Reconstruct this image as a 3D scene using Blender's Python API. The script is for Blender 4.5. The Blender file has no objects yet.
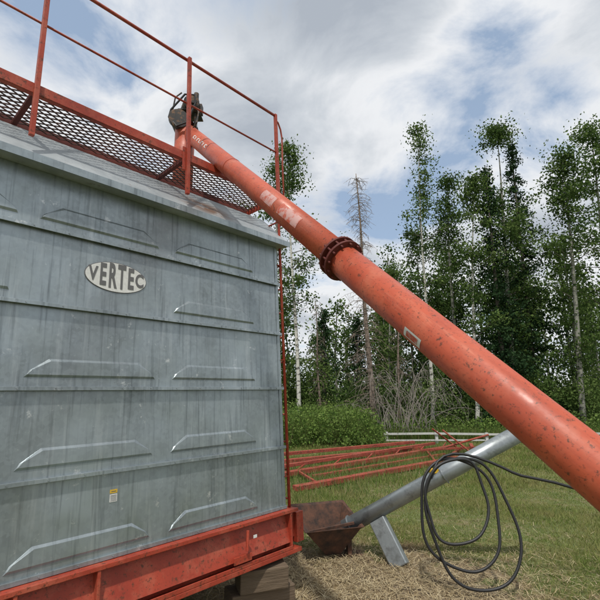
import bpy, math, random
import numpy as np
from mathutils import Vector, Matrix
random.seed(7); rng=np.random.default_rng(7)
sc=bpy.context.scene
R=math.radians

# ------------------------------------------------------------------ node helpers
def newmat(name):
    m=bpy.data.materials.new(name); m.use_nodes=True
    nt=m.node_tree; b=nt.nodes['Principled BSDF']
    return m,nt,b
def N(nt,t,**k):
    n=nt.nodes.new(t)
    for a,v in k.items(): setattr(n,a,v)
    return n
def noise(nt,scale,detail=4,rough=.55,vec=None,dist=0):
    n=N(nt,'ShaderNodeTexNoise'); n.inputs['Scale'].default_value=scale
    n.inputs['Detail'].default_value=detail; n.inputs['Roughness'].default_value=rough
    n.inputs['Distortion'].default_value=dist
    if vec is not None: nt.links.new(vec,n.inputs['Vector'])
    return n.outputs['Fac']
def ramp(nt,fac,stops):
    r=N(nt,'ShaderNodeValToRGB'); el=r.color_ramp.elements
    while len(el)<len(stops): el.new(.5)
    for e,(p,c) in zip(el,stops):
        e.position=p
        e.color=(c,c,c,1) if isinstance(c,(int,float)) else (*c,1)
    nt.links.new(fac,r.inputs['Fac']); return r.outputs['Color']
def mix(nt,fac,a,b,mode='MIX'):
    m=N(nt,'ShaderNodeMix',data_type='RGBA',blend_type=mode)
    for i,v in ((0,fac),(6,a),(7,b)):
        if isinstance(v,bpy.types.NodeSocket): nt.links.new(v,m.inputs[i])
        elif i==0: m.inputs[0].default_value=v
        else: m.inputs[i].default_value=(*v,1)
    return m.outputs[2]
def math_(nt,op,a,b=None,clamp=False):
    m=N(nt,'ShaderNodeMath',operation=op,use_clamp=clamp)
    for i,v in ((0,a),(1,b)):
        if v is None: continue
        if isinstance(v,bpy.types.NodeSocket): nt.links.new(v,m.inputs[i])
        else: m.inputs[i].default_value=v
    return m.outputs[0]
def objvec(nt,scale=(1,1,1)):
    tc=N(nt,'ShaderNodeTexCoord'); mp=N(nt,'ShaderNodeMapping')
    mp.inputs['Scale'].default_value=scale
    nt.links.new(tc.outputs['Object'],mp.inputs['Vector']); return mp.outputs['Vector']
def bump(nt,b,h,strength=.3,dist=.01):
    n=N(nt,'ShaderNodeBump'); n.inputs['Strength'].default_value=strength; n.inputs['Distance'].default_value=dist
    nt.links.new(h,n.inputs['Height']); nt.links.new(n.outputs['Normal'],b.inputs['Normal'])
def blob(nt,vec,loc,rad,edge=.0):
    mp=N(nt,'ShaderNodeMapping',vector_type='TEXTURE'); mp.inputs['Location'].default_value=loc; mp.inputs['Scale'].default_value=rad
    nt.links.new(vec,mp.inputs['Vector']); ln=N(nt,'ShaderNodeVectorMath',operation='LENGTH'); nt.links.new(mp.outputs[0],ln.inputs[0])
    return ramp(nt,ln.outputs['Value'],[(edge,1),(1,0)])

def paint(name,base,dark,rust=(.10,.035,.018),rustamt=.62,rough=.5,fade=None,speck=None,rs=16,spec=.35,axis=None):
    m,nt,b=newmat(name)
    v=objvec(nt)
    c=mix(nt,ramp(nt,noise(nt,2.2,4,.6,v),[(.35,0),(.68,1)]),base,dark)
    if fade: c=mix(nt,ramp(nt,noise(nt,5,4,.7,v),[(.46,0),(.72,.8)]),c,fade)
    if axis is not None:   # grime and scuffs running along the tube
        q=axis.rotation_difference(Vector((0,0,1)))
        m1=N(nt,'ShaderNodeMapping'); m1.inputs['Rotation'].default_value=q.to_euler(); nt.links.new(v,m1.inputs['Vector'])
        m2=N(nt,'ShaderNodeMapping'); m2.inputs['Scale'].default_value=(14,14,1.1); nt.links.new(m1.outputs[0],m2.inputs['Vector'])
        c=mix(nt,ramp(nt,noise(nt,1.2,5,.65,m2.outputs[0]),[(.52,0),(.72,.6)]),c,(.27,.05,.028))
        c=mix(nt,ramp(nt,noise(nt,.9,5,.7,m2.outputs[0]),[(.60,0),(.74,.45)]),c,(.60,.24,.15))
        rr=ramp(nt,noise(nt,6,4,.65,v),[(.35,rough-.04),(.65,rough+.22)]); nt.links.new(rr,b.inputs['Roughness'])
    c=mix(nt,ramp(nt,noise(nt,rs,6,.75,v),[(rustamt-.04,0),(rustamt+.03,.9)]),c,rust)
    if speck: c=mix(nt,ramp(nt,noise(nt,75,2,.5,v),[(.60,0),(.70,.65)]),c,speck)
    nt.links.new(c,b.inputs['Base Color'])
    if axis is None: b.inputs['Roughness'].default_value=rough
    b.inputs['Specular IOR Level'].default_value=spec
    bump(nt,b,noise(nt,30,3,.6,v),.15,.004)
    return m
A=Vector((-1.364,4.873,5.104)); B=Vector((.930,1.8446,1.944)); ax=(B-A); L=ax.length; ax.normalize()
RED=paint('red_orange_paint',(.37,.052,.026),(.27,.036,.02),fade=(.41,.11,.065),rustamt=.60,speck=(.14,.035,.02),rs=26)
REDF=paint('dull_red_paint',(.32,.062,.038),(.22,.045,.03),fade=(.34,.12,.08),rustamt=.57,rough=.8)
REDA=paint('auger_red_paint',(.47,.085,.036),(.37,.06,.028),rustamt=.615,fade=(.50,.14,.075),rough=.42,speck=(.20,.042,.022),rs=34,spec=.5,axis=ax)
DRED=paint('dark_red_flange',(.14,.03,.022),(.09,.02,.017),rough=.7)
MESHM=paint('rusty_mesh',(.09,.035,.028),(.045,.028,.024),rough=.8)
GREYP=paint('grey_engine_paint',(.06,.055,.05),(.02,.02,.022),rust=(.2,.11,.06),rustamt=.55)
def simple(name,col,rough=.6,metal=0,ns=20,var=.25,bmp=.1):
    m,nt,b=newmat(name); v=objvec(nt)
    c=mix(nt,noise(nt,ns,4,.6,v),tuple(x*(1-var) for x in col),tuple(min(1,x*(1+var)) for x in col))
    nt.links.new(c,b.inputs['Base Color']); b.inputs['Roughness'].default_value=rough; b.inputs['Metallic'].default_value=metal
    if bmp: bump(nt,b,noise(nt,ns*3,2,.6,v),bmp,.003)
    return m
BLACK=simple('black_rubber',(.014,.014,.015),.5)
WHITE=simple('white_decal',(.64,.64,.62),.6,ns=40,var=.25,bmp=0)
YEL=simple('yellow_decal',(.6,.38,.03),.5,bmp=0)
DARK=simple('dark_letter',(.12,.12,.122),.6,ns=50,var=.6,bmp=0)
WFENCE=simple('white_fence_paint',(.50,.50,.48),.6)

def galvanised(name,base=(.235,.27,.285),streak=True):
    m,nt,b=newmat(name); v=objvec(nt)
    vo=N(nt,'ShaderNodeTexVoronoi'); vo.inputs['Scale'].default_value=38
    nt.links.new(v,vo.inputs['Vector'])
    sp=N(nt,'ShaderNodeSeparateColor'); nt.links.new(vo.outputs['Color'],sp.inputs[0])
    c=mix(nt,sp.outputs[0],tuple(x*.88 for x in base),tuple(x*1.12 for x in base))
    c=mix(nt,ramp(nt,noise(nt,1.3,5,.65,v),[(.38,0),(.66,.85)]),c,tuple(x*1.5 for x in base))
    if streak:
        vs=objvec(nt,(9,1,.7))
        c=mix(nt,ramp(nt,noise(nt,1.3,5,.65,vs),[(.54,0),(.72,.5)]),c,(.46,.50,.52))
        vs2=objvec(nt,(20,1,.9))
        c=mix(nt,ramp(nt,noise(nt,1.5,4,.6,vs2),[(.53,0),(.74,.7)]),c,(.11,.13,.14))
        c=mix(nt,ramp(nt,noise(nt,6,6,.78,v),[(.61,0),(.68,.75)]),c,(.62,.64,.64))
    else:
        c=mix(nt,ramp(nt,noise(nt,7,5,.7,v),[(.52,0),(.66,.7)]),c,(.16,.17,.17))
    nt.links.new(c,b.inputs['Base Color'])
    b.inputs['Metallic'].default_value=.6
    r=ramp(nt,noise(nt,4,3,.6,v),[(.3,.27),(.7,.48)]); nt.links.new(r,b.inputs['Roughness'])
    bump(nt,b,noise(nt,1.7,1,.5,v),.6,.05)
    return m
GALV=galvanised('galvanised_steel')
GALV2=galvanised('galvanised_pipe',(.25,.275,.285),False)

m,nt,b=newmat('roof_steel_rusty'); v=objvec(nt)
bl=blob(nt,v,(-.95,.05,3.02),(.42,.4,.2),.3)
rf=math_(nt,'MULTIPLY',bl,ramp(nt,noise(nt,7,5,.65,v),[(.36,0),(.52,1)]))
c=mix(nt,ramp(nt,noise(nt,3,5,.7,v),[(.4,0),(.7,1)]),(.28,.31,.325),(.42,.45,.46))
c=mix(nt,ramp(nt,noise(nt,9,5,.7,v),[(.62,0),(.7,.6)]),c,(.17,.14,.11))
c=mix(nt,rf,c,(.16,.085,.045))
nt.links.new(c,b.inputs['Base Color']); b.inputs['Roughness'].default_value=.5; b.inputs['Metallic'].default_value=.35
ROOF=m
m,nt,b=newmat('rusty_hopper'); v=objvec(nt)
c=mix(nt,ramp(nt,noise(nt,7,6,.75,v),[(.35,0),(.65,1)]),(.026,.018,.015),(.125,.055,.032)); nt.links.new(c,b.inputs['Base Color']); b.inputs['Roughness'].default_value=.85
bump(nt,b,noise(nt,40,3,.6,v),.3,.004); RUST=m
m,nt,b=newmat('weathered_timber'); v=objvec(nt,(2,22,22))
c=mix(nt,noise(nt,2,5,.65,v),(.045,.030,.018),(.20,.145,.095)); nt.links.new(c,b.inputs['Base Color']); b.inputs['Roughness'].default_value=.85
bump(nt,b,noise(nt,2,4,.65,v),.8,.015); TIMBER=m
m,nt,b=newmat('peeling_decal'); v=objvec(nt)
c=mix(nt,ramp(nt,noise(nt,11,6,.75,v),[(.45,0),(.55,.75)]),(.45,.085,.042),(.54,.37,.35)); nt.links.new(c,b.inputs['Base Color']); PEEL=m

# ------------------------------------------------------------------ mesh builder
class MB:
    def __init__(s): s.v=[]; s.f=[]
    def box(s,lo,hi):
        x0,y0,z0=lo; x1,y1,z1=hi; n=len(s.v)
        s.v+=[(x0,y0,z0),(x1,y0,z0),(x1,y1,z0),(x0,y1,z0),(x0,y0,z1),(x1,y0,z1),(x1,y1,z1),(x0,y1,z1)]
        s.f+=[tuple(n+i for i in q) for q in ((0,3,2,1),(4,5,6,7),(0,1,5,4),(1,2,6,5),(2,3,7,6),(3,0,4,7))]
    def beam(s,p,q,w,h,up=(0,0,1)):
        p=Vector(p);q=Vector(q);d=(q-p).normalized();u=Vector(up)
        a=d.cross(u).normalized()*(w/2); c=a.cross(d).normalized()*(h/2); n=len(s.v)
        for e in (p,q):
            for sa,sc_ in ((-1,-1),(1,-1),(1,1),(-1,1)): s.v.append(tuple(e+a*sa+c*sc_))
        s.f+=[tuple(n+i for i in k) for k in ((0,1,2,3),(7,6,5,4),(0,4,5,1),(1,5,6,2),(2,6,7,3),(3,7,4,0))]
    def path(s,pts,rad,seg=10,caps=True):
        pts=[Vector(p) for p in pts]
        if not hasattr(rad,'__len__'): rad=[rad]*len(pts)
        n0=len(s.v); ref=None
        for i,p in enumerate(pts):
            d=(pts[min(i+1,len(pts)-1)]-pts[max(i-1,0)]).normalized()
            if ref is None:
                ref=d.orthogonal().normalized()
            ref=(ref-d*ref.dot(d)).normalized(); o=d.cross(ref)
            for k in range(seg):
                a=2*math.pi*k/seg
                s.v.append(tuple(p+(ref*math.cos(a)+o*math.sin(a))*rad[i]))
        for i in range(len(pts)-1):
            for k in range(seg):
                a=n0+i*seg+k; b_=n0+i*seg+(k+1)%seg
                s.f.append((a,b_,b_+seg,a+seg))
        if caps:
            s.f.append(tuple(n0+k for k in range(seg))[::-1]); e=n0+(len(pts)-1)*seg
            s.f.append(tuple(e+k for k in range(seg)))
    def tube(s,p,q,r,r2=None,seg=16): s.path([p,q],[r,r if r2 is None else r2],seg)
    def poly(s,pts):
        n=len(s.v); s.v+=[tuple(p) for p in pts]; s.f.append(tuple(range(n,n+len(pts))))
    def done(s,name,mat,parent=None,smooth=False,bevel=0):
        me=bpy.data.meshes.new(name); me.from_pydata(s.v,[],s.f); me.update()
        o=bpy.data.objects.new(name,me); sc.collection.objects.link(o)
        me.materials.append(mat)
        if smooth:
            for p in me.polygons: p.use_smooth = len(p.vertices)<=4
        if parent: o.parent=parent
        if bevel:
            bm=o.modifiers.new('bevel','BEVEL'); bm.width=bevel; bm.segments=2; bm.limit_method='ANGLE'
        return o
def empty(name,loc=(0,0,0),mat=None):
    e=bpy.data.objects.new(name,None); sc.collection.objects.link(e); e.location=loc
    if mat is not None: e.matrix_world=mat
    e.empty_display_size=.2
    return e

# ------------------------------------------------------------------ GRAIN DRYER (local: x along wall, y inward, z up)
U=Vector((.674,.7386,-.005)).normalized(); V=Vector((-.047,.0497,1)); V=(V-U*V.dot(U)).normalized(); Yl=V.cross(U)
C=Vector((-.152,4.725,.823))
M=Matrix(((U.x,Yl.x,V.x,C.x),(U.y,Yl.y,V.y,C.y),(U.z,Yl.z,V.z,C.z),(0,0,0,1)))
dry=empty('grain_dryer',mat=M)
XL=-3.3; D=2.4; ET=2.81; lev=[0,.60,1.20,1.79,2.36,ET]
w=MB(); w.box((XL,0,0),(0,D,ET)); w.done('wall_panels',GALV,dry)
w=MB()
def emboss(x0,x1,z0,z1):
    o=[(x0,z0),(x1,z0),(x1-.03,z0+.045),(x1-.15,z1),(x0+.15,z1),(x0+.03,z0+.045)]
    cx=(x0+x1)/2; cz=(z0+z1)/2
    i=[(cx+(x-cx)*.965,cz+(z-cz)*.74) for x,z in o]
    n=len(w.v)
    w.v+=[(x,-.001,z) for x,z in o]+[(x,-.0115,z) for x,z in i]
    for k in range(6):
        w.f.append((n+k,n+(k+1)%6,n+6+(k+1)%6,n+6+k))
    w.f.append(tuple(n+6+k for k in range(6)))
for k in range(5):
    z=lev[k]
    emboss(-1.33,-.37,z+.07,z+.20)
    if k!=3: emboss(-2.46,-1.49,z+.07,z+.20)
    emboss(-3.28,-2.6,z+.07,z+.20)
w.done('pressed_ribs',GALV,dry,bevel=.002)
w=MB()
for k in range(1,5):
    z=lev[k]
    w.box((XL,-.032,z-.006),(.012,-.0005,z+.006)); w.box((XL,-.038,z-.022),(.012,-.0325,z+.006))
w.box((XL,-.02,0.0),(.01,-.0005,.03))
w.box((-.035,-.006,.031),(.008,-.0008,ET-.01)); w.box((.001,-.0005,.031),(.008,.05,ET-.01))
w.done('panel_flanges',GALV,dry,bevel=.002)
w=MB()
for k in range(5):
    for j in range(14):
        x=-.1-j*.24
        w.tube((x,-.0385,lev[k]-.008) if k else (x,-.0205,.015),(x,-.044,lev[k]-.008) if k else (x,-.028,.015),.005,seg=6)
w.done('bolts',GALV2,dry)
w=MB()
x0,x1=XL,.09
prof=[(-.02,ET+.002),(-.135,ET+.002),(-.135,ET+.035),(-.12,ET+.05),(.30,3.29),(2.10,3.29),(2.52,2.9),(2.52,ET+.002)]
n=len(w.v)
for x in (x0,x1): w.v+=[(x,y,z) for y,z in prof]
k=len(prof)
for i in range(k): w.f.append((n+i,n+(i+1)%k,n+k+(i+1)%k,n+k+i))
w.f.append(tuple(range(n,n+k))[::-1]); w.f.append(tuple(range(n+k,n+2*k)))
w.done('roof',ROOF,dry)
w=MB(); w.box((XL,-.142,ET-.012),(.095,-.1355,ET+.05))
w.done('eave_trim',GALV,dry)
PZ=3.42
w=MB()
w.box((XL,-.10,PZ-.05),(-.02,-.092,PZ+.035)); w.box((XL,-.0915,PZ-.05),(-.02,-.05,PZ-.042))
w.box((-.03,-.0905,PZ-.05),(-.02,.469,PZ+.03))
w.done('platform_frame',RED,dry,bevel=.003)
w=MB()
w.box((XL,.47,PZ-.05),(-.02,.478,PZ+.05))
for x in (-1.28,-2.6,-3.2):
    w.box((x-.02,-.0905,PZ-.04),(x+.018,.469,PZ-.006))
for x in (-.06,-1.28,-2.6):
    w.box((x-.015,.44,3.29),(x+.015,.465,PZ-.051))
w.done('platform_joists',DRED,dry)
w=MB()
dx,dy,t=.054,.027,.0075
def strip(p,q):
    p=Vector(p);q=Vector(q); d=(q-p).normalized(); a=Vector((-d.y,d.x,0))*t*.5
    n=len(w.v)
    for zz in (PZ-.004,PZ+.005):
        for e,s_ in ((p,-1),(p,1),(q,1),(q,-1)):
            w.v.append((e.x+a.x*s_,e.y+a.y*s_,zz))
    w.f+= [(n,n+3,n+2,n+1),(n+4,n+5,n+6,n+7),(n,n+1,n+5,n+4),(n+2,n+3,n+7,n+6),(n+1,n+2,n+6,n+5),(n+3,n,n+4,n+7)]
ny=int(.545/dy)
for i in range(int(3.25/dx)):
    for j in range(ny):
        if (i+j)%2: strip((-.03-i*dx,-.088+j*dy,0),(-.03-(i+1)*dx,-.088+(j+1)*dy,0))
        else: strip((-.03-i*dx,-.088+(j+1)*dy,0),(-.03-(i+1)*dx,-.088+j*dy,0))
w.done('expanded_metal_walkway',MESHM,dry)
w=MB()
w.tube((XL,-.075,4.55),(.0,-.075,4.55),.016); w.tube((XL,-.075,4.03),(.0,-.075,4.03),.010)
w.done('rails',RED,dry,True)
w=MB()
w.box((-1.30,-.135,3.0),(-1.265,-.101,4.55)); w.box((-1.335,-.109,3.25),(-1.301,-.101,3.5))
w.box((-.02,-.095,3.36),(.015,-.06,4.57)); w.box((-2.62,-.135,3.0),(-2.585,-.101,4.55))
w.done('rail_posts',RED,dry,bevel=.003)
w=MB()
pts=[(.12,-.05,3.2),(.12,-.05,3.9),(.13,-.05,4.3),(.11,-.05,4.42),(.06,-.06,4.49),(.0,-.07,4.50)]
w.path(pts,.011,8)
w.path([(.12,-.05,3.2),(.06,-.03,3.1)],.011,8)
w.path([(.065,0,-.35),(.065,0,3.6),(.065,0,4.3)],.016,8)
w.path([(.065,.38,-.35),(.065,.38,3.2)],.014,8)
z=-.2
while z<3.2:
    w.tube((.065,0,z),(.065,.38,z),.010,seg=8); z+=.28
for z in (.3,1.5,2.6):
    w.beam((.0,.0,z),(.065,.0,z),.03,.006)
w.done('ladder',RED,dry,True)
w=MB()
w.box((XL,-.09,-.035),(.10,.10,-.003))
w.box((XL,.012,-.36),(.06,.03,-.0355))
w.box((XL,-.10,-.40),(.12,.10,-.361))
w.box((XL,-.099,-.36),(.0,-.09,-.325))
for x in (-.0,-1.9,-2.4): w.box((x-.012,-.085,-.36),(x+.012,.0115,-.0355))
w.box((.10,-.06,-.33),(.20,.3,-.05)); w.box((.07,-.02,-.28),(.0995,.2,-.06))
w.box((XL,D-.1,-.40),(.1,D+.08,-.0))
for x in (-.3,-1.4,-2.5,-3.2): w.box((x-.05,.101,-.38),(x+.05,D-.11,-.25))
w.poly([(XL,.0,-.036),(.02,.0,-.036),(.02,-.07,-.3),(XL,-.07,-.3)])
w.done('chassis_frame',RED,dry,bevel=.004)
w=MB(); w.tube((-.62,-.13,-.22),(-.60,-.12,-.06),.014); w.box((-.75,-.112,-.31),(-.55,-.1005,-.25)); w.done('latch_lever',RED,dry,bevel=.003)
w=MB()
for yc in (.45,D-.35):
    w.path([(-2.2,yc-.10,-.42),(-2.2,yc-.08,-.42),(-2.2,yc+.08,-.42),(-2.2,yc+.10,-.42)],[.28,.36,.36,.28],28)
w.done('tyres',BLACK,dry,True)
def oval(name,cx,cz,rx,rz,y0,y1,mat):
    o=MB(); seg=48
    for y in (y0,y1):
        o.v+=[(cx+rx*math.cos(2*math.pi*k/seg),y,cz+rz*math.sin(2*math.pi*k/seg)) for k in range(seg)]
    o.f.append(tuple(range(seg))); o.f.append(tuple(range(seg,2*seg))[::-1])
    for k in range(seg): o.f.append((k,(k+1)%seg,seg+(k+1)%seg,seg+k))
    o.done(name,mat,dry)
LX,LZ=-1.86,2.085
oval('name_plate_rim',LX,LZ,.258,.127,-.004,-.0005,DARK)
oval('name_plate',LX,LZ,.252,.121,-.007,-.0045,WHITE)
word="VERTEC"
for i,chh in enumerate(word):
    u=(i-2.5)/3; x=LX+u*.232; hh=.118*math.sqrt(1-u*u*1.0)*1.5
    cu=bpy.data.curves.new('plate_letter','FONT'); cu.body=chh; cu.size=1; cu.align_x='CENTER'; cu.align_y='CENTER'; cu.extrude=.0015; cu.offset=.03
    o=bpy.data.objects.new('plate_letter_%d'%(i+1),cu); sc.collection.objects.link(o); o.parent=dry
    o.rotation_euler=(R(90),0,0); o.location=(x,-.0085,LZ); o.scale=(.108,hh*1.62,1); cu.materials.append(DARK)
w=MB(); w.box((-1.82,-.003,.435),(-1.765,-.0006,.46)); w.done('warning_sticker',YEL,dry)
w=MB(); w.box((-1.82,-.003,.375),(-1.765,-.0006,.428)); w.done('data_sticker',WHITE,dry)
w=MB()
for i in range(5): w.box((-1.815,-.0042,.382+i*.009),(-1.77,-.0032,.385+i*.009))
w.box((-1.81,-.0042,.445),(-1.775,-.0032,.45))
w.done('sticker_print',DARK,dry)
w=MB(); w.box((-.52,-.105,-.145),(-.48,-.1,-.12)); w.done('frame_sticker',WHITE,dry)

# ------------------------------------------------------------------ MAIN AUGER
aug=empty('grain_auger',A)
def P(f): return ax*(f*L)
cam=Vector((0,0,2.05))
def frame(f):
    p=A+P(f); c=(cam-p); c=(c-ax*c.dot(ax)).normalized(); u=ax.cross(c)
    if u.z<0: u=-u
    return c,u
ru,rl=.099,.1055
w=MB(); w.path([P(-.02),P(.2),P(.45),P(.711)],ru,48); w.path([P(.712),P(1.0),P(1.52)],rl,48)
w.path([P(.70),P(.7105)],ru+.004,40)
w.done('auger_tube',REDA,aug,True)
w=MB()
for f in (.703,.7155): w.path([P(f),P(f+.0035)],.142,40)
c0,u0=frame(.71)
for k in range(12):
    a=2*math.pi*k/12; d=(c0*math.cos(a)+u0*math.sin(a))*.126
    w.tube(P(.698)+d,P(.7235)+d,.008,seg=6)
w.done('bolted_flange',DRED,aug,bevel=.002)
w=MB()
for f in (.30,): w.path([P(f),P(f+.003)],(ru if f<.7 else rl)+.003,40)
w.done('weld_bands',REDA,aug)
def patch(name,f0,f1,a0,a1,r,mat,na=10):
    o=MB(); c,u=frame((f0+f1)/2)
    for i in range(2):
        for j in range(na+1):
            a=R(a0+(a1-a0)*j/na); o.v.append(tuple(P((f0,f1)[i])+(c*math.cos(a)+u*math.sin(a))*r))
    for j in range(na): o.f.append((j,j+1,na+2+j,na+1+j))
    return o.done(name,mat,aug,True)
patch('faded_decal',.485,.53,-25,28,ru+.0015,PEEL); patch('faded_decal_2',.55,.615,-25,28,ru+.0015,PEEL)
patch('serial_label',.868,.893,-62,-32,rl+.0015,WHITE); patch('serial_label_print',.872,.889,-57,-38,rl+.003,PEEL)
for i in range(7):
    f=.085+i*.014
    patch('lettering_%d'%(i+1),f,f+.004,-8,14,ru+.0015,WHITE,4)
    if i%2==0: patch('lettering_bar_%d'%(i+1),f+.004,f+.010,10,15,ru+.0015,WHITE,2)
    if i%3==0: patch('lettering_foot_%d'%(i+1),f+.004,f+.010,-8,-3,ru+.0015,WHITE,2)
w=MB()
h=P(-.02)
w.path([h-ax*.02,h],[.14,.14],28)
w.done('head_flange',DRED,aug)
w=MB()
w.tube(Vector((-.06,.0,.05)),Vector((-.06,0,-.75)),.12,seg=24)
w.done('discharge_spout',REDA,aug,True)
w=MB()
mc=Vector((.0,-.02,.36))
w.tube(mc+Vector((-.10,.18,0)),mc+Vector((.05,-.12,0)),.085,seg=24)
w.tube(mc+Vector((.05,-.12,0)),mc+Vector((.065,-.15,0)),.05,seg=20)
w.tube(Vector((-.12,-.10,.12)),Vector((-.10,-.15,.12)),.12,seg=28)
w.tube(Vector((-.16,-.06,.13)),Vector((-.17,.20,.13)),.07,seg=20)
w.tube(mc+Vector((.075,-.05,.03)),mc+Vector((.075,-.05,.15)),.03,seg=12)
w.box((-.14,-.10,.27),(.12,.16,.285)); w.box((-.13,-.04,-.02),(-.06,.10,.27)); w.box((.05,-.04,.1),(.07,.06,.27))
w.box((-.06,-.05,.43),(.05,.06,.5)); w.box((.06,.0,.30),(.13,.09,.42))
for i in range(6): w.path([mc+Vector((-.08+.022*i,.14-.044*i,0)),mc+Vector((-.077+.022*i,.134-.044*i,0))],.098,20)
w.path([(.09,-.1,.3),(.13,-.14,.2),(.12,-.16,.05),(.05,-.12,-.03)],.010,8)
w.path([(-.1,-.1,.5),(-.17,-.12,.42),(-.2,-.1,.25),(-.14,-.1,.0)],.010,8)
w.done('motor_and_gearbox',GREYP,aug,bevel=.003)
w=MB(); w.path([(-.22,-.165,.12),(-.12,-.165,.0),(.0,-.165,.05),(.09,-.165,.3),(.08,-.165,.42),(-.04,-.165,.43),(-.2,-.165,.22),(-.22,-.165,.12)],.012,8); w.done('drive_belt',BLACK,aug)
w=MB(); e=P(1.52)
c_=e
w.v+=[tuple(c_+Vector(q)) for q in ((-.5,-.5,.25),(.5,-.5,.25),(.5,.5,.25),(-.5,.5,.25),(-.16,-.16,-.22),(.16,-.16,-.22),(.16,.16,-.22),(-.16,.16,-.22))]
w.f+=[(4,5,6,7),(0,1,5,4),(1,2,6,5),(2,3,7,6),(3,0,4,7)]
o=w.done('intake_hopper',RED,aug); s_=o.modifiers.new('s','SOLIDIFY'); s_.thickness=.01

# ------------------------------------------------------------------ TRANSFER AUGER
T0=Vector((.56,5.86,.30)); T1=Vector((2.85,5.07,1.71))
ta=empty('transfer_auger',T0); tv=T1-T0; td=tv.normalized()
w=MB(); w.path([Vector((0,0,0)),tv*.5,tv*.92],.094,32); w.done('pipe',GALV2,ta,True)
w=MB()
for f in (.03,.5,.91): w.path([tv*f,tv*f+td*.012],.112,28)
w.done('pipe_bands',GALV2,ta)
w=MB()
hc=Vector((-.24,-.02,0))
def ring(hx,hy,z,yaw,c,tilt=0): 
    cy,sy=math.cos(yaw),math.sin(yaw)
    return [tuple(c+Vector((x*cy-y*sy,x*sy+y*cy,z+y*tilt))) for x,y in ((-hx,-hy),(hx,-hy),(hx,hy),(-hx,hy))]
w.v+=ring(.375,.33,.155,.30,hc,.22)+ring(.35,.30,.14,.30,hc,.22)+ring(.09,.09,-.26,.30,hc+Vector((.06,0,0)))
w.f+=[(0,1,5,4),(1,2,6,5),(2,3,7,6),(3,0,4,7),(4,5,9,8),(5,6,10,9),(6,7,11,10),(7,4,8,11),(8,9,10,11)]
o=w.done('intake_hopper',RUST,ta); s_=o.modifiers.new('s','SOLIDIFY'); s_.thickness=.008
w=MB(); w.tube((-.14,.03,-.12),(.06,-.0,.02),.11,seg=24); w.box((.02,-.12,-.29),(.07,.10,-.02)); w.box((-.1,-.09,-.30),(.2,.08,-.275)); w.beam((-.45,-.1,-.02),(.1,-.15,.1),.03,.03); w.done('boot_and_skid',RUST,ta,bevel=.003)
w=MB()
p=tv*.17+Vector((0,-.02,-.10)); q=Vector((1.16,5.47,.0))-T0
w.beam(p,q,.20,.12,up=(-.35,-.9,.0)); w.done('support_leg',GALV2,ta,bevel=.012)
w=MB(); p=tv*.45+Vector((0,-.06,.09)); w.box(tuple(p+Vector((-.05,-.03,0))),tuple(p+Vector((.05,.03,.05)))); w.done('junction_box',YEL,ta,bevel=.004)

# ------------------------------------------------------------------ POWER CABLE coil
pc=Vector((1.74,4.93,.66))
ka=empty('power_cable',pc)
upv=Vector((-.02,.16,.63)); rtv=Vector((1,0,0))
w=MB()
def loop(cx,cz,rx,rz,tilt,off,a0=0,a1=360,n=56):
    pts=[]
    for i in range(n+1):
        a=R(a0+(a1-a0)*i/n); x=rx*math.cos(a); z=rz*math.sin(a)
        X=cx+x*math.cos(tilt)-z*math.sin(tilt); Z=cz+x*math.sin(tilt)+z*math.cos(tilt)
        wob=.02*math.sin(3*a+off*30)+.012*math.sin(5*a+off*60)
        pts.append(rtv*(X+wob)+upv*((Z+wob*.6)/.63)+Vector((0,off+.02*math.sin(2*a),0)))
    return pts
w.path(loop(.05,.0,.47,.60,.14,-.05,80,445),.016,10)
w.path(loop(-.08,.20,.33,.40,-.35,-.09,60,425),.016,10)
w.path(loop(-.05,.07,.42,.53,.0,-.02,70,445),.016,10)
w.path([(-.33,.0,.38),(-.25,.10,.58),(-.05,.13,.66),(.2,.12,.62),(.5,.05,.50),(.62,.02,.42),(.9,.0,.40),(1.6,-.1,.2),(2.4,-.2,-.2)],.016,10)
o=w.done('cable',BLACK,ka,True); sb=o.modifiers.new('sub','SUBSURF'); sb.levels=sb.render_levels=1

def timber(name,c,l,wd,ht,yaw):
    w=MB(); w.box((-l/2,-wd/2,-ht/2),(l/2,wd/2,ht/2)); o=w.done(name,TIMBER,None,bevel=.01)
    o.location=c; o.rotation_euler=(0,0,yaw); return o
timber('timber_block',(-.36,4.50,.292),.46,.24,.19,R(20))
timber('timber_block.001',(-.38,4.55,.098),.62,.26,.19,R(26))
timber('timber_block.002',(-2.0,3.1,.2),.5,.3,.36,R(20))

# ------------------------------------------------------------------ red frames on the grass
fr=empty('steel_frame',(0,0,0))
w=MB()
a0,a1=Vector((-.6,10.0,.10)),Vector((4.9,14.6,.10)); b0,b1=Vector((-.1,9.0,.07)),Vector((4.4,12.5,.09))
for p,q in ((a0,a1),(b0,b1)): w.beam(p,q,.16,.10)
w.beam(a0+Vector((0,.2,.14)),a1+Vector((-.6,-.1,.12)),.10,.07)
for i in range(6):
    f=(i+.5)/6; w.beam(a0.lerp(a1,f)+Vector((0,.02,.0)),a0.lerp(a1,min(1,f+.05))+Vector((-.02,.15,.12)),.03,.03)
for f in (.1,.8): w.beam(a0.lerp(a1,f)+Vector((0,0,.02)),b0.lerp(b1,f)+Vector((0,0,.02)),.05,.05)
w.done('long_frame',REDF,fr,bevel=.004)
w=MB()
w.beam((-.8,11.4,.12),(3.7,13.9,.14),.14,.13); w.beam((-.8,11.8,.26),(3.6,14.3,.28),.10,.08); w.beam((.3,10.2,.06),(4.2,13.2,.08),.09,.06)
w.tube((3.9,13.6,.1),(5.6,13.4,.6),.03); w.tube((4.9,13.9,.1),(4.0,13.6,.75),.025); w.tube((5.0,13.2,.1),(4.3,13.6,.72),.025)
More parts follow.
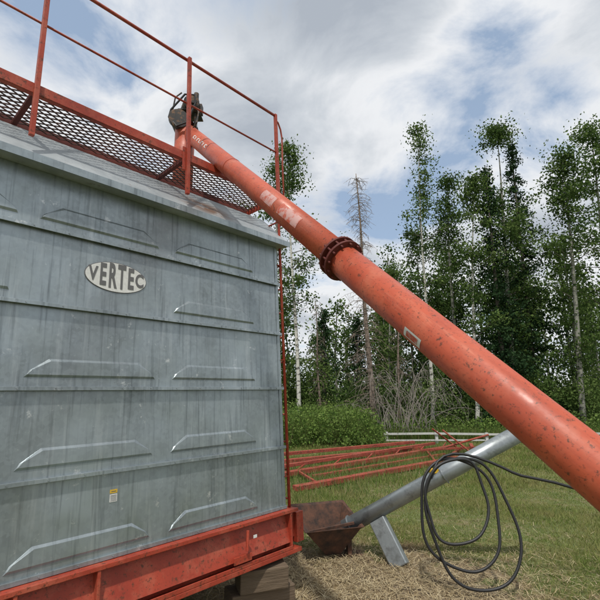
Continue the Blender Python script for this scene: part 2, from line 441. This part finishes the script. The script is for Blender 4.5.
w.beam((3.9,12.2,.1),(5.2,14.4,.12),.07,.09); w.beam((3.4,12.8,.25),(5.6,13.8,.2),.05,.05)
w.beam((4.9,12.6,.1),(5.5,14.6,.15),.1,.12)
w.done('frame_pieces',REDF,fr,bevel=.004)

fe=empty('fence',(0,0,0)); w=MB()
for i,x in enumerate(np.arange(3.1,12,1.8)): w.box((x-.05,16.17,0),(x+.05,16.26,.40+.03*math.sin(i*2.3)))
for i,x in enumerate(np.arange(3.1,10.5,1.8)):
    w.beam((x-.1,16.14,.33+.02*math.sin(i*1.9)),(x+1.69,16.14,.33+.02*math.sin(i*1.9+1.5)),.03,.07)
    w.beam((x-.1,16.14,.11+.02*math.sin(i*2.7)),(x+1.69,16.14,.12),.03,.05)
w.done('rails_and_posts',WFENCE,fe)

# ------------------------------------------------------------------ ground
def straw_mask(nt):
    g=N(nt,'ShaderNodeNewGeometry'); mp=N(nt,'ShaderNodeMapping'); mp.vector_type='TEXTURE'
    mp.inputs['Location'].default_value=(.55,5.0,0); mp.inputs['Scale'].default_value=(2.05,1.25,50)
    nt.links.new(g.outputs['Position'],mp.inputs['Vector'])
    ln=N(nt,'ShaderNodeVectorMath',operation='LENGTH'); nt.links.new(mp.outputs[0],ln.inputs[0])
    nz=noise(nt,2.5,4,.65,g.outputs['Position'])
    s=math_(nt,'ADD',ln.outputs['Value'],math_(nt,'MULTIPLY',math_(nt,'SUBTRACT',nz,.5),2.6))
    return ramp(nt,s,[(.72,1),(1.05,0)]),g.outputs['Position']
m,nt,b=newmat('ground'); mk,pos=straw_mask(nt)
c=mix(nt,ramp(nt,noise(nt,1.2,5,.65,pos),[(.35,0),(.65,1)]),(.08,.11,.028),(.14,.16,.055))
c=mix(nt,ramp(nt,noise(nt,3.0,5,.7,pos),[(.48,0),(.62,.85)]),c,(.20,.165,.09))
c2=mix(nt,ramp(nt,noise(nt,14,6,.8,pos),[(.3,0),(.7,1)]),(.08,.056,.036),(.40,.32,.21))
c2=mix(nt,ramp(nt,noise(nt,3.6,5,.7,pos),[(.50,0),(.62,.8)]),c2,(.085,.058,.038))
c=mix(nt,mk,c,c2); nt.links.new(c,b.inputs['Base Color']); b.inputs['Roughness'].default_value=.95
bump(nt,b,noise(nt,30,4,.7,pos),.6,.03); GROUND=m
w=MB(); w.poly([(-300,-300,0),(300,-300,0),(300,300,0),(-300,300,0)]); w.done('ground',GROUND)

def leafmat(name,cols,trans=.35):
    m=bpy.data.materials.new(name); m.use_nodes=True; nt=m.node_tree; nt.nodes.remove(nt.nodes['Principled BSDF'])
    b=N(nt,'ShaderNodeBsdfDiffuse')
    g=N(nt,'ShaderNodeNewGeometry')
    c=ramp(nt,g.outputs['Random Per Island'],[(i/(len(cols)-1),c) for i,c in enumerate(cols)])
    nt.links.new(c,b.inputs['Color'])
    tr=N(nt,'ShaderNodeBsdfTranslucent'); nt.links.new(c,tr.inputs['Color'])
    mx=N(nt,'ShaderNodeMixShader'); mx.inputs[0].default_value=trans
    out=nt.nodes['Material Output']
    nt.links.new(b.outputs[0],mx.inputs[1]); nt.links.new(tr.outputs[0],mx.inputs[2]); nt.links.new(mx.outputs[0],out.inputs['Surface'])
    return m,nt,b,c,tr
LF=[leafmat('leaf_dark',[(.030,.06,.018),(.055,.095,.028)])[0],leafmat('leaf_mid',[(.062,.108,.030),(.10,.155,.045)])[0],leafmat('leaf_light',[(.11,.17,.048),(.18,.25,.08)])[0]]
SPR=[leafmat('needle_dark',[(.016,.036,.017),(.028,.055,.024)],.1)[0],leafmat('needle_mid',[(.025,.052,.023),(.042,.078,.032)],.1)[0]]
WD=[leafmat('weed_green',[(.12,.20,.045),(.20,.28,.075)])[0],leafmat('weed_dark',[(.06,.12,.03),(.10,.17,.045)])[0],leafmat('weed_dry',[(.24,.21,.10),(.34,.30,.17)])[0]]
gm,nt,b,c,tr=leafmat('grass_blades',[(.11,.165,.036),(.18,.24,.062),(.29,.28,.12)],.3)
mk,pos=straw_mask(nt)
pn=ramp(nt,noise(nt,1.3,4,.65,pos),[(.42,0),(.60,.75)])
cc=mix(nt,pn,c,(.28,.26,.11)); cc=mix(nt,mk,cc,(.36,.28,.16))
nt.links.new(cc,b.inputs['Color']); nt.links.new(cc,tr.inputs['Color']); GRASS=gm
STRAW=leafmat('dry_straw',[(.18,.13,.075),(.40,.32,.19),(.55,.47,.31)],.1)[0]

def npmesh(name,verts,nper,mats,midx=None,parent=None):
    n=len(verts); me=bpy.data.meshes.new(name)
    me.vertices.add(n*nper); me.vertices.foreach_set('co',verts.reshape(-1).astype(np.float32))
    me.loops.add(n*nper); me.loops.foreach_set('vertex_index',np.arange(n*nper,dtype=np.int32))
    me.polygons.add(n); me.polygons.foreach_set('loop_start',np.arange(0,n*nper,nper,dtype=np.int32))
    me.polygons.foreach_set('loop_total',np.full(n,nper,dtype=np.int32))
    for m_ in mats: me.materials.append(m_)
    if midx is not None: me.polygons.foreach_set('material_index',midx.astype(np.int32))
    me.update(calc_edges=True); me.validate()
    o=bpy.data.objects.new(name,me); sc.collection.objects.link(o)
    if parent: o.parent=parent
    return o
def leafquads(cent,size):
    n=len(cent); a=rng.normal(size=(n,3)); a/=np.linalg.norm(a,axis=1)[:,None]
    b_=rng.normal(size=(n,3)); b_-=a*(a*b_).sum(1)[:,None]; b_/=np.linalg.norm(b_,axis=1)[:,None]
    s=size*rng.uniform(.6,1.3,(n,1))
    a=a*s; b_=b_*s*.62
    return np.stack([cent-a,cent-b_+a*.15,cent+a,cent+b_+a*.15],1)
def clumps_to_leaves(cl,spread,nleaf,size):
    cl=np.array(cl); n=len(cl)
    sp=spread*rng.uniform(.5,1.5,(n,1,1))
    p=cl[:,None,:3]+rng.normal(size=(n,nleaf,3))*sp*np.array([1,1,.7])
    tone=np.repeat(cl[:,3],nleaf)
    q=leafquads(p.reshape(-1,3),size)
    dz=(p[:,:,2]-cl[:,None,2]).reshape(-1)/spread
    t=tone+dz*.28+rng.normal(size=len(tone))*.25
    return q,t
def bark(name,base,spots,amt=.55):
    m,nt,b=newmat(name); v=objvec(nt,(3,3,9))
    c=mix(nt,ramp(nt,noise(nt,1.6,4,.7,v),[(amt,0),(amt+.06,1)]),base,spots)
    nt.links.new(c,b.inputs['Base Color']); b.inputs['Roughness'].default_value=.85; return m
BIRCH=bark('birch_bark',(.52,.51,.46),(.05,.045,.04),.54)
ASPEN=bark('aspen_bark',(.24,.24,.20),(.05,.05,.04),.54)
DEADB=bark('dead_bark',(.22,.17,.135),(.09,.07,.055),.5)
TWIG=simple('twig_bark',(.10,.085,.07),.9,bmp=0)
DTWIG=simple('dead_twig',(.24,.215,.19),.9,bmp=0)

def decid(name,base,H,lean=(0,0),r0=.12,crown0=.3,rad=1.5,nl=44,per=4,nleaf=70,size=.06,spread=.28,barkm=ASPEN,tone=1.0,seed=0,updir=.5,cone=.45):
    rd=random.Random(seed); e=empty(name,base)
    n=12; pts=[];rr=[]
    wx,wy=rd.uniform(0,6),rd.uniform(0,6)
    for i in range(n+1):
        f=i/n; pts.append(Vector((lean[0]*f+.10*math.sin(wx+f*5),lean[1]*f+.10*math.sin(wy+f*4),H*f))); rr.append(max(.012,r0*(1-f)**.8))
    pts[0]=Vector((0,0,-.05))
    w=MB(); w.path(pts,rr,9); w.done('trunk',barkm,e,True)
    w=MB(); cl=[]
    def tp(f):
        k=min(n-1,int(f*n)); return pts[k].lerp(pts[k+1],f*n-k)
    gp=[(rd.uniform(crown0,.9),rd.uniform(0,6.28)) for _ in range(6)]
    wav=rd.uniform(0,6)
    for i in range(nl):
        f=crown0+(1-crown0)*((i+rd.random())/nl)**.85
        f=min(f,.985); t=(f-crown0)/(1-crown0)
        prof=(math.sin(math.pi*min(1,t*.82+.15))**.8)*(1-t*cone)*(1+.4*math.sin(wav+t*11))
        a=rd.uniform(0,2*math.pi)
        if any(abs(f-g)<.06 and math.cos(a-b_)>.1 for g,b_ in gp) : 
            continue
        ln=rad*prof*rd.uniform(.35,1.35)
        p=tp(f); d=Vector((math.cos(a),math.sin(a),updir*rd.uniform(.2,1.7)))
        q1=p+d*ln*.5; q2=q1+Vector((d.x,d.y,d.z*.35))*ln*.5
        w.path([p,q1,q2],[max(.008,.03*(1-f)+.008),.012,.004],5,False)
        for j in range(per):
            g=.3+.75*(j+rd.random()*.6)/per
            c=(p.lerp(q1,g*2) if g<.5 else q1.lerp(q2,(g-.5)*2))
            cl.append((c.x+rd.uniform(-.2,.2),c.y+rd.uniform(-.2,.2),c.z+rd.uniform(-.15,.15),tone+rd.uniform(-.8,.8)))
    w.done('limbs',TWIG,e)
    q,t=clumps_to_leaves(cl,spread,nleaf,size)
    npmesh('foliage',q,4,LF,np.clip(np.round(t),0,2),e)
    return e
decid('birch_tree',(-.1,18.6,0),13.2,(-.4,0),.10,.24,1.6,54,3,44,.062,.25,BIRCH,seed=1)
decid('birch_tree.001',(-1.6,20.5,0),13.2,(.6,0),.12,.25,1.6,44,3,46,.065,.27,ASPEN,seed=2)
decid('aspen_tree',(5.55,19,0),14.4,(.2,0),.09,.30,1.5,52,3,44,.06,.21,BIRCH,seed=3,cone=.6)
decid('aspen_tree.001',(7.27,18.6,0),11.6,(.9,.3),.10,.32,1.7,50,4,50,.062,.25,BIRCH,seed=4)
decid('aspen_tree.002',(9.7,20,0),15.0,(.3,0),.14,.16,2.9,88,4,52,.065,.29,ASPEN,seed=5,tone=.8,cone=.65)
decid('aspen_tree.003',(12.0,19,0),13.0,(.6,0),.14,.15,2.2,66,4,52,.065,.30,ASPEN,seed=6,tone=.9)
decid('aspen_tree.004',(7.7,21.5,0),13.0,(.2,0),.12,.12,2.0,62,4,48,.065,.28,ASPEN,tone=.5,seed=8,cone=.7)
decid('aspen_tree.005',(14.4,20,0),15.0,(.3,0),.14,.15,2.3,60,4,50,.07,.32,ASPEN,seed=9)
decid('aspen_tree.006',(4.6,22.5,0),8.2,(.2,0),.08,.1,1.5,40,3,46,.065,.27,ASPEN,tone=1.1,seed=12)
decid('aspen_tree.007',(6.3,22.8,0),10.4,(.2,0),.09,.1,1.9,56,3,48,.068,.29,ASPEN,tone=.7,seed=15)

cl=[];w=MB()
rd=random.Random(21)
for i in range(92):
    x=rd.uniform(-22,36); y=rd.uniform(23,34)
    H=rd.uniform(4.8,7.6) if x<5.8 else rd.uniform(6.5,11.5)
    if x<-3: H=rd.uniform(8,13)
    R_=rd.uniform(1.0,1.8); w.path([(x,y,0),(x+rd.uniform(-.3,.3),y,H*.5),(x,y,H*.97)],[.10,.07,.02],6)
    nn=int(H*6.5)
    tt=rd.uniform(.1,1.6)
    for k in range(nn):
        f=rd.uniform(.08,1); r=R_*(1.05-f)**.6*math.sqrt(rd.random())*1.15; a=rd.uniform(0,6.28)
        cl.append((x+r*math.cos(a),y+r*math.sin(a),H*f,tt+rd.uniform(-.5,.5)))
fo=empty('forest')
w.done('trunks',ASPEN,fo)
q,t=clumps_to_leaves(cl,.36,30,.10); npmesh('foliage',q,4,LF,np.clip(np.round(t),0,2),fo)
def spruce(name,base,H,rad,seed):
    rd=random.Random(seed); e=empty(name,base); w=MB(); w.path([(0,0,0),(0,0,H*.5),(0,0,H)],[.14,.08,.015],8); w.done('trunk',TWIG,e,True)
    cl=[]
    for i in range(int(H*13)):
        f=.06+.93*i/(H*13); ln=rad*(1-f)**.85*rd.uniform(.45,1.15)+.06; a=rd.uniform(0,6.28)
        m_=max(2,int(ln/.22))
        for j in range(m_):
            g=(j+.7)/m_; cl.append((math.cos(a)*ln*g,math.sin(a)*ln*g,H*f-.28*ln*g*g,rd.uniform(-.2,1.2)))
    q,t=clumps_to_leaves(cl,.12,24,.06); npmesh('foliage',q,4,SPR,np.clip(np.round(t),0,1),e)
spruce('spruce_tree',(1.3,23.5,0),6.2,1.3,3); spruce('spruce_tree.001',(8.9,19.2,0),12.4,1.9,4); spruce('spruce_tree.002',(3.3,25,0),6.0,1.2,5)
spruce('spruce_tree.003',(11.2,21,0),14.8,2.0,14)
cl=[]; rd=random.Random(5)
for i in range(125):
    x=rd.uniform(-8,20); y=rd.uniform(18.2,22.5); h=rd.uniform(1.0,2.9)*(1.25 if x<1.5 or x>6 else .95); r=rd.uniform(.5,1.1); tt=rd.uniform(.6,2.2)
    for k in range(int(h*12)):
        f=rd.random(); a=rd.uniform(0,6.28); q_=r*math.sqrt(rd.random())*(1.1-f*.6)
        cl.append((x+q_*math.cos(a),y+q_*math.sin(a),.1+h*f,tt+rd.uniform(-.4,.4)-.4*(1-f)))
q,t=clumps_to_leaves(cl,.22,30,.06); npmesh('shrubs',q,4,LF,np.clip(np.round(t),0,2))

# dead standing trees
def dead(name,base,H,lean,r0,nb,seed,bl_=1.4):
    ds=empty(name,base); rd=random.Random(seed)
    w=MB(); pts=[Vector((lean*i/10+.03*math.sin(i),0,H*i/10)) for i in range(11)]; pts[0].z=-.05
    w.path(pts,[r0*(1-i/10.6)+.008 for i in range(11)],9); w.done('trunk',DEADB,ds,True)
    w=MB()
    for i in range(nb):
        f=rd.uniform(.08,.985); k=min(9,int(f*10)); p=pts[k].lerp(pts[k+1],f*10-k); a=rd.uniform(0,6.28)
        ln=rd.uniform(.2*bl_,bl_)*(1-f*.62)
        q1=p+Vector((math.cos(a)*ln*.5,math.sin(a)*ln*.5,rd.uniform(-.08,.10)*ln)); q2=q1+Vector((math.cos(a+.2)*ln*.5,math.sin(a+.2)*ln*.5,-rd.uniform(.15,.5)*ln))
        w.path([p,q1,q2],[.012,.009,.005],4,False)
        for j in range(4):
            s=q1.lerp(q2,rd.random()); w.path([s,s+Vector((rd.uniform(-.25,.25),rd.uniform(-.25,.25),-rd.uniform(.02,.3)))],[.006,.004],3,False)
    w.done('branches',DEADB,ds)
dead('dead_spruce_tree',(2.85,17.3,0),11,-.42,.125,240,11)
dead('dead_spruce_tree.001',(4.5,20.5,0),7.2,.3,.07,70,17,1.0)
dead('dead_spruce_tree.002',(.9,19.5,0),6.0,-.2,.06,60,18,.9)
rd=random.Random(77)
dsh=empty('dead_shrub',(4.0,17.0,0)); w=MB()
for i in range(42):
    a=rd.uniform(0,6.28); h=rd.uniform(1.0,3.3); s=rd.uniform(1.0,2.6); x0_=rd.uniform(-1.0,1.0); bend=rd.uniform(.6,.8)
    pts=[]
    for k in range(9):
        f=k/8; pts.append(Vector((x0_+math.cos(a)*s*f**1.3+.05*math.sin(f*9+i),math.sin(a)*s*f*.6,h*math.sin(f*math.pi*bend)/math.sin(min(math.pi*bend,math.pi/2)))))
    w.path(pts,[.012*(1-k/9.5)+.003 for k in range(9)],4,False)
    for k in range(3,9):
        for _ in range(2): w.path([pts[k],pts[k]+Vector((rd.uniform(-.3,.3),rd.uniform(-.3,.3),rd.uniform(-.6,-.05)))],[.005,.003],3,False)
w.done('stems',DTWIG,dsh)

def blades(n,xf,y0,y1,h0,h1,wd,lean=.5):
    u=rng.random(n); y=y0+(y1-y0)*u; x=rng.uniform(0,1,n)*(xf[1]+xf[3]*y-(xf[0]+xf[2]*y))+(xf[0]+xf[2]*y)
    pat=.75+.35*np.sin(x*2.1+1.3*np.sin(y*1.7))+.25*np.sin(y*3.1+x*.7)
    h=rng.uniform(h0,h1,n)*np.clip(pat,.4,1.5)
    near=((x-.55)/1.7)**2+((y-5.0)/1.1)**2
    h=np.where(near<1,h*.45,h)
    a=rng.uniform(0,2*np.pi,n); l=rng.uniform(0,lean,n)*h; a2=rng.uniform(0,2*np.pi,n)
    wv=wd*(1+y/7)*rng.uniform(.7,1.3,n)
    b0=np.stack([x-np.cos(a)*wv,y-np.sin(a)*wv,np.zeros(n)],1); b1=np.stack([x+np.cos(a)*wv,y+np.sin(a)*wv,np.zeros(n)],1)
    t=np.stack([x+np.cos(a2)*l,y+np.sin(a2)*l,h],1)
    return np.stack([b0,b1,t],1)
g1=blades(130000,(-2.0,.6,-.05,.85),3.4,9.5,.025,.09,.0024,1.2)
g2=blades(110000,(-2.0,1.0,-.1,.82),9.5,18,.04,.12,.0034,1.0)
g3=blades(15000,(-6,8,0,0),-3,3.4,.025,.075,.003,1.2)
npmesh('grass',np.concatenate([g1,g2,g3]),3,[GRASS])
n=14000; x=.6+rng.normal(size=n)*1.35; y=5.0+rng.normal(size=n)*.8; a=rng.uniform(0,6.28,n); l=rng.uniform(.015,.07,n); wv=.0022
dxy=np.stack([np.cos(a)*l,np.sin(a)*l,rng.uniform(-.01,.02,n)],1); pw=np.stack([-np.sin(a)*wv,np.cos(a)*wv,np.zeros(n)],1); c0=np.stack([x,y,rng.uniform(.008,.045,n)],1)
npmesh('straw_litter',np.stack([c0-dxy-pw,c0+dxy-pw,c0+dxy+pw,c0-dxy+pw],1),4,[STRAW])
n=42000; x=rng.uniform(-7,18,n); y=rng.uniform(15.2,19.5,n)+.6*np.sin(x*1.3); y=np.where(x>2.9,np.maximum(y,16.6),y); h=rng.uniform(.25,.95,n)*np.where(x<2.4,1.25,.6); a=rng.uniform(0,6.28,n); a2=rng.uniform(0,6.28,n); wv=.012
b0=np.stack([x-np.cos(a)*wv,y-np.sin(a)*wv,0*x],1); b1=np.stack([x+np.cos(a)*wv,y+np.sin(a)*wv,0*x],1); t=np.stack([x+np.cos(a2)*h*.3,y+np.sin(a2)*h*.3,h],1)
npmesh('tall_weeds',np.stack([b0,b1,t],1),3,WD,rng.choice([0,0,0,1,2],n))
n=2100; cx=np.concatenate([rng.uniform(-7,18,1400),rng.uniform(-1.5,2.8,700)]); cl=np.stack([cx,np.where(cx>2.9,rng.uniform(16.7,19.5,n),rng.uniform(14.6,19.5,n)),rng.uniform(.1,.9,n)*np.where(cx<2.6,1.35,.8),rng.uniform(.2,1.9,n)],1)
q,t=clumps_to_leaves(cl,.16,22,.045); npmesh('leafy_weeds',q,4,[WD[1],WD[0],LF[2]],np.clip(np.round(t),0,2))
n=10000; x=rng.uniform(-1.5,5,n); y=9.4+.72*x+rng.normal(size=n)*1.2+.8; h=rng.uniform(.08,.28,n); a=rng.uniform(0,6.28,n); a2=rng.uniform(0,6.28,n); wv=.006
b0=np.stack([x-np.cos(a)*wv,y-np.sin(a)*wv,0*x],1); b1=np.stack([x+np.cos(a)*wv,y+np.sin(a)*wv,0*x],1); t=np.stack([x+np.cos(a2)*h*.4,y+np.sin(a2)*h*.4,h],1)
npmesh('grass_tufts',np.stack([b0,b1,t],1),3,WD,rng.choice([0,0,1,2],n))

# ------------------------------------------------------------------ WORLD
sun_dir=Vector((-.06,-.47,.88)).normalized()
el=math.asin(sun_dir.z); az=math.atan2(sun_dir.x,sun_dir.y)
wd=bpy.data.worlds.new('World'); sc.world=wd; wd.use_nodes=True; nt=wd.node_tree
bg=nt.nodes['Background']; out=nt.nodes['World Output']
sky=N(nt,'ShaderNodeTexSky',sky_type='NISHITA'); sky.sun_disc=False; sky.sun_elevation=el; sky.sun_rotation=az
hz=mix(nt,.5,sky.outputs[0],(4.4,5.6,7.2))
nt.links.new(hz,bg.inputs['Color']); bg.inputs['Strength'].default_value=.118
tc=N(nt,'ShaderNodeTexCoord'); sp=N(nt,'ShaderNodeSeparateXYZ'); nt.links.new(tc.outputs['Generated'],sp.inputs[0])
zz=math_(nt,'ADD',math_(nt,'MAXIMUM',sp.outputs[2],0.0),.28)
cb=N(nt,'ShaderNodeCombineXYZ'); nt.links.new(math_(nt,'DIVIDE',sp.outputs[0],zz),cb.inputs[0]); nt.links.new(math_(nt,'DIVIDE',sp.outputs[1],zz),cb.inputs[1])
pv=cb.outputs[0]
mp=N(nt,'ShaderNodeMapping'); mp.inputs['Location'].default_value=(3.1,1.7,0); nt.links.new(pv,mp.inputs['Vector'])
n1=noise(nt,2.4,8,.60,mp.outputs[0],.35)
n2=noise(nt,1.2,4,.55,mp.outputs[0],.2)
hole=math_(nt,'ADD',math_(nt,'MULTIPLY',blob(nt,pv,(.27,1.42,0),(.50,.36,1)),.19),math_(nt,'MULTIPLY',blob(nt,pv,(.47,.84,0),(.22,.15,1)),.10))
hole=math_(nt,'ADD',hole,math_(nt,'MULTIPLY',blob(nt,pv,(-.55,.75,0),(.25,.2,1)),.11))
cov=math_(nt,'SUBTRACT',math_(nt,'ADD',math_(nt,'MULTIPLY',n1,.75),math_(nt,'MULTIPLY',n2,.25)),hole)
mask=ramp(nt,cov,[(.34,0),(.47,1)])
dk=math_(nt,'MULTIPLY',blob(nt,pv,(.02,.70,0),(.36,.17,1)),.20)
sh=math_(nt,'ADD',math_(nt,'ADD',math_(nt,'MULTIPLY',n2,.45),math_(nt,'MULTIPLY',n1,.55)),dk)
shade=ramp(nt,sh,[(.41,(.95,.96,.97)),(.50,(.83,.85,.88)),(.57,(.62,.66,.71)),(.67,(.43,.475,.54))])
bg2=N(nt,'ShaderNodeBackground'); nt.links.new(shade,bg2.inputs['Color']); bg2.inputs['Strength'].default_value=1.0
ms=N(nt,'ShaderNodeMixShader'); nt.links.new(mask,ms.inputs[0]); nt.links.new(bg.outputs[0],ms.inputs[1]); nt.links.new(bg2.outputs[0],ms.inputs[2]); nt.links.new(ms.outputs[0],out.inputs['Surface'])
wd.cycles.sampling_method='MANUAL'; wd.cycles.sample_map_resolution=512

sl=bpy.data.lights.new('sun','SUN'); sl.energy=3.1; sl.angle=R(2); sl.color=(1,.95,.87)
so=bpy.data.objects.new('sun',sl); sc.collection.objects.link(so); so.rotation_euler=(-sun_dir).to_track_quat('-Z','Y').to_euler()

cd=bpy.data.cameras.new('camera'); co=bpy.data.objects.new('camera',cd); sc.collection.objects.link(co)
cd.sensor_width=36; cd.lens=26; cd.clip_end=1000; co.location=cam; co.rotation_euler=(R(90+11.1),0,0); sc.camera=co
sc.view_settings.view_transform='Standard'; sc.view_settings.look='None'; sc.view_settings.exposure=0
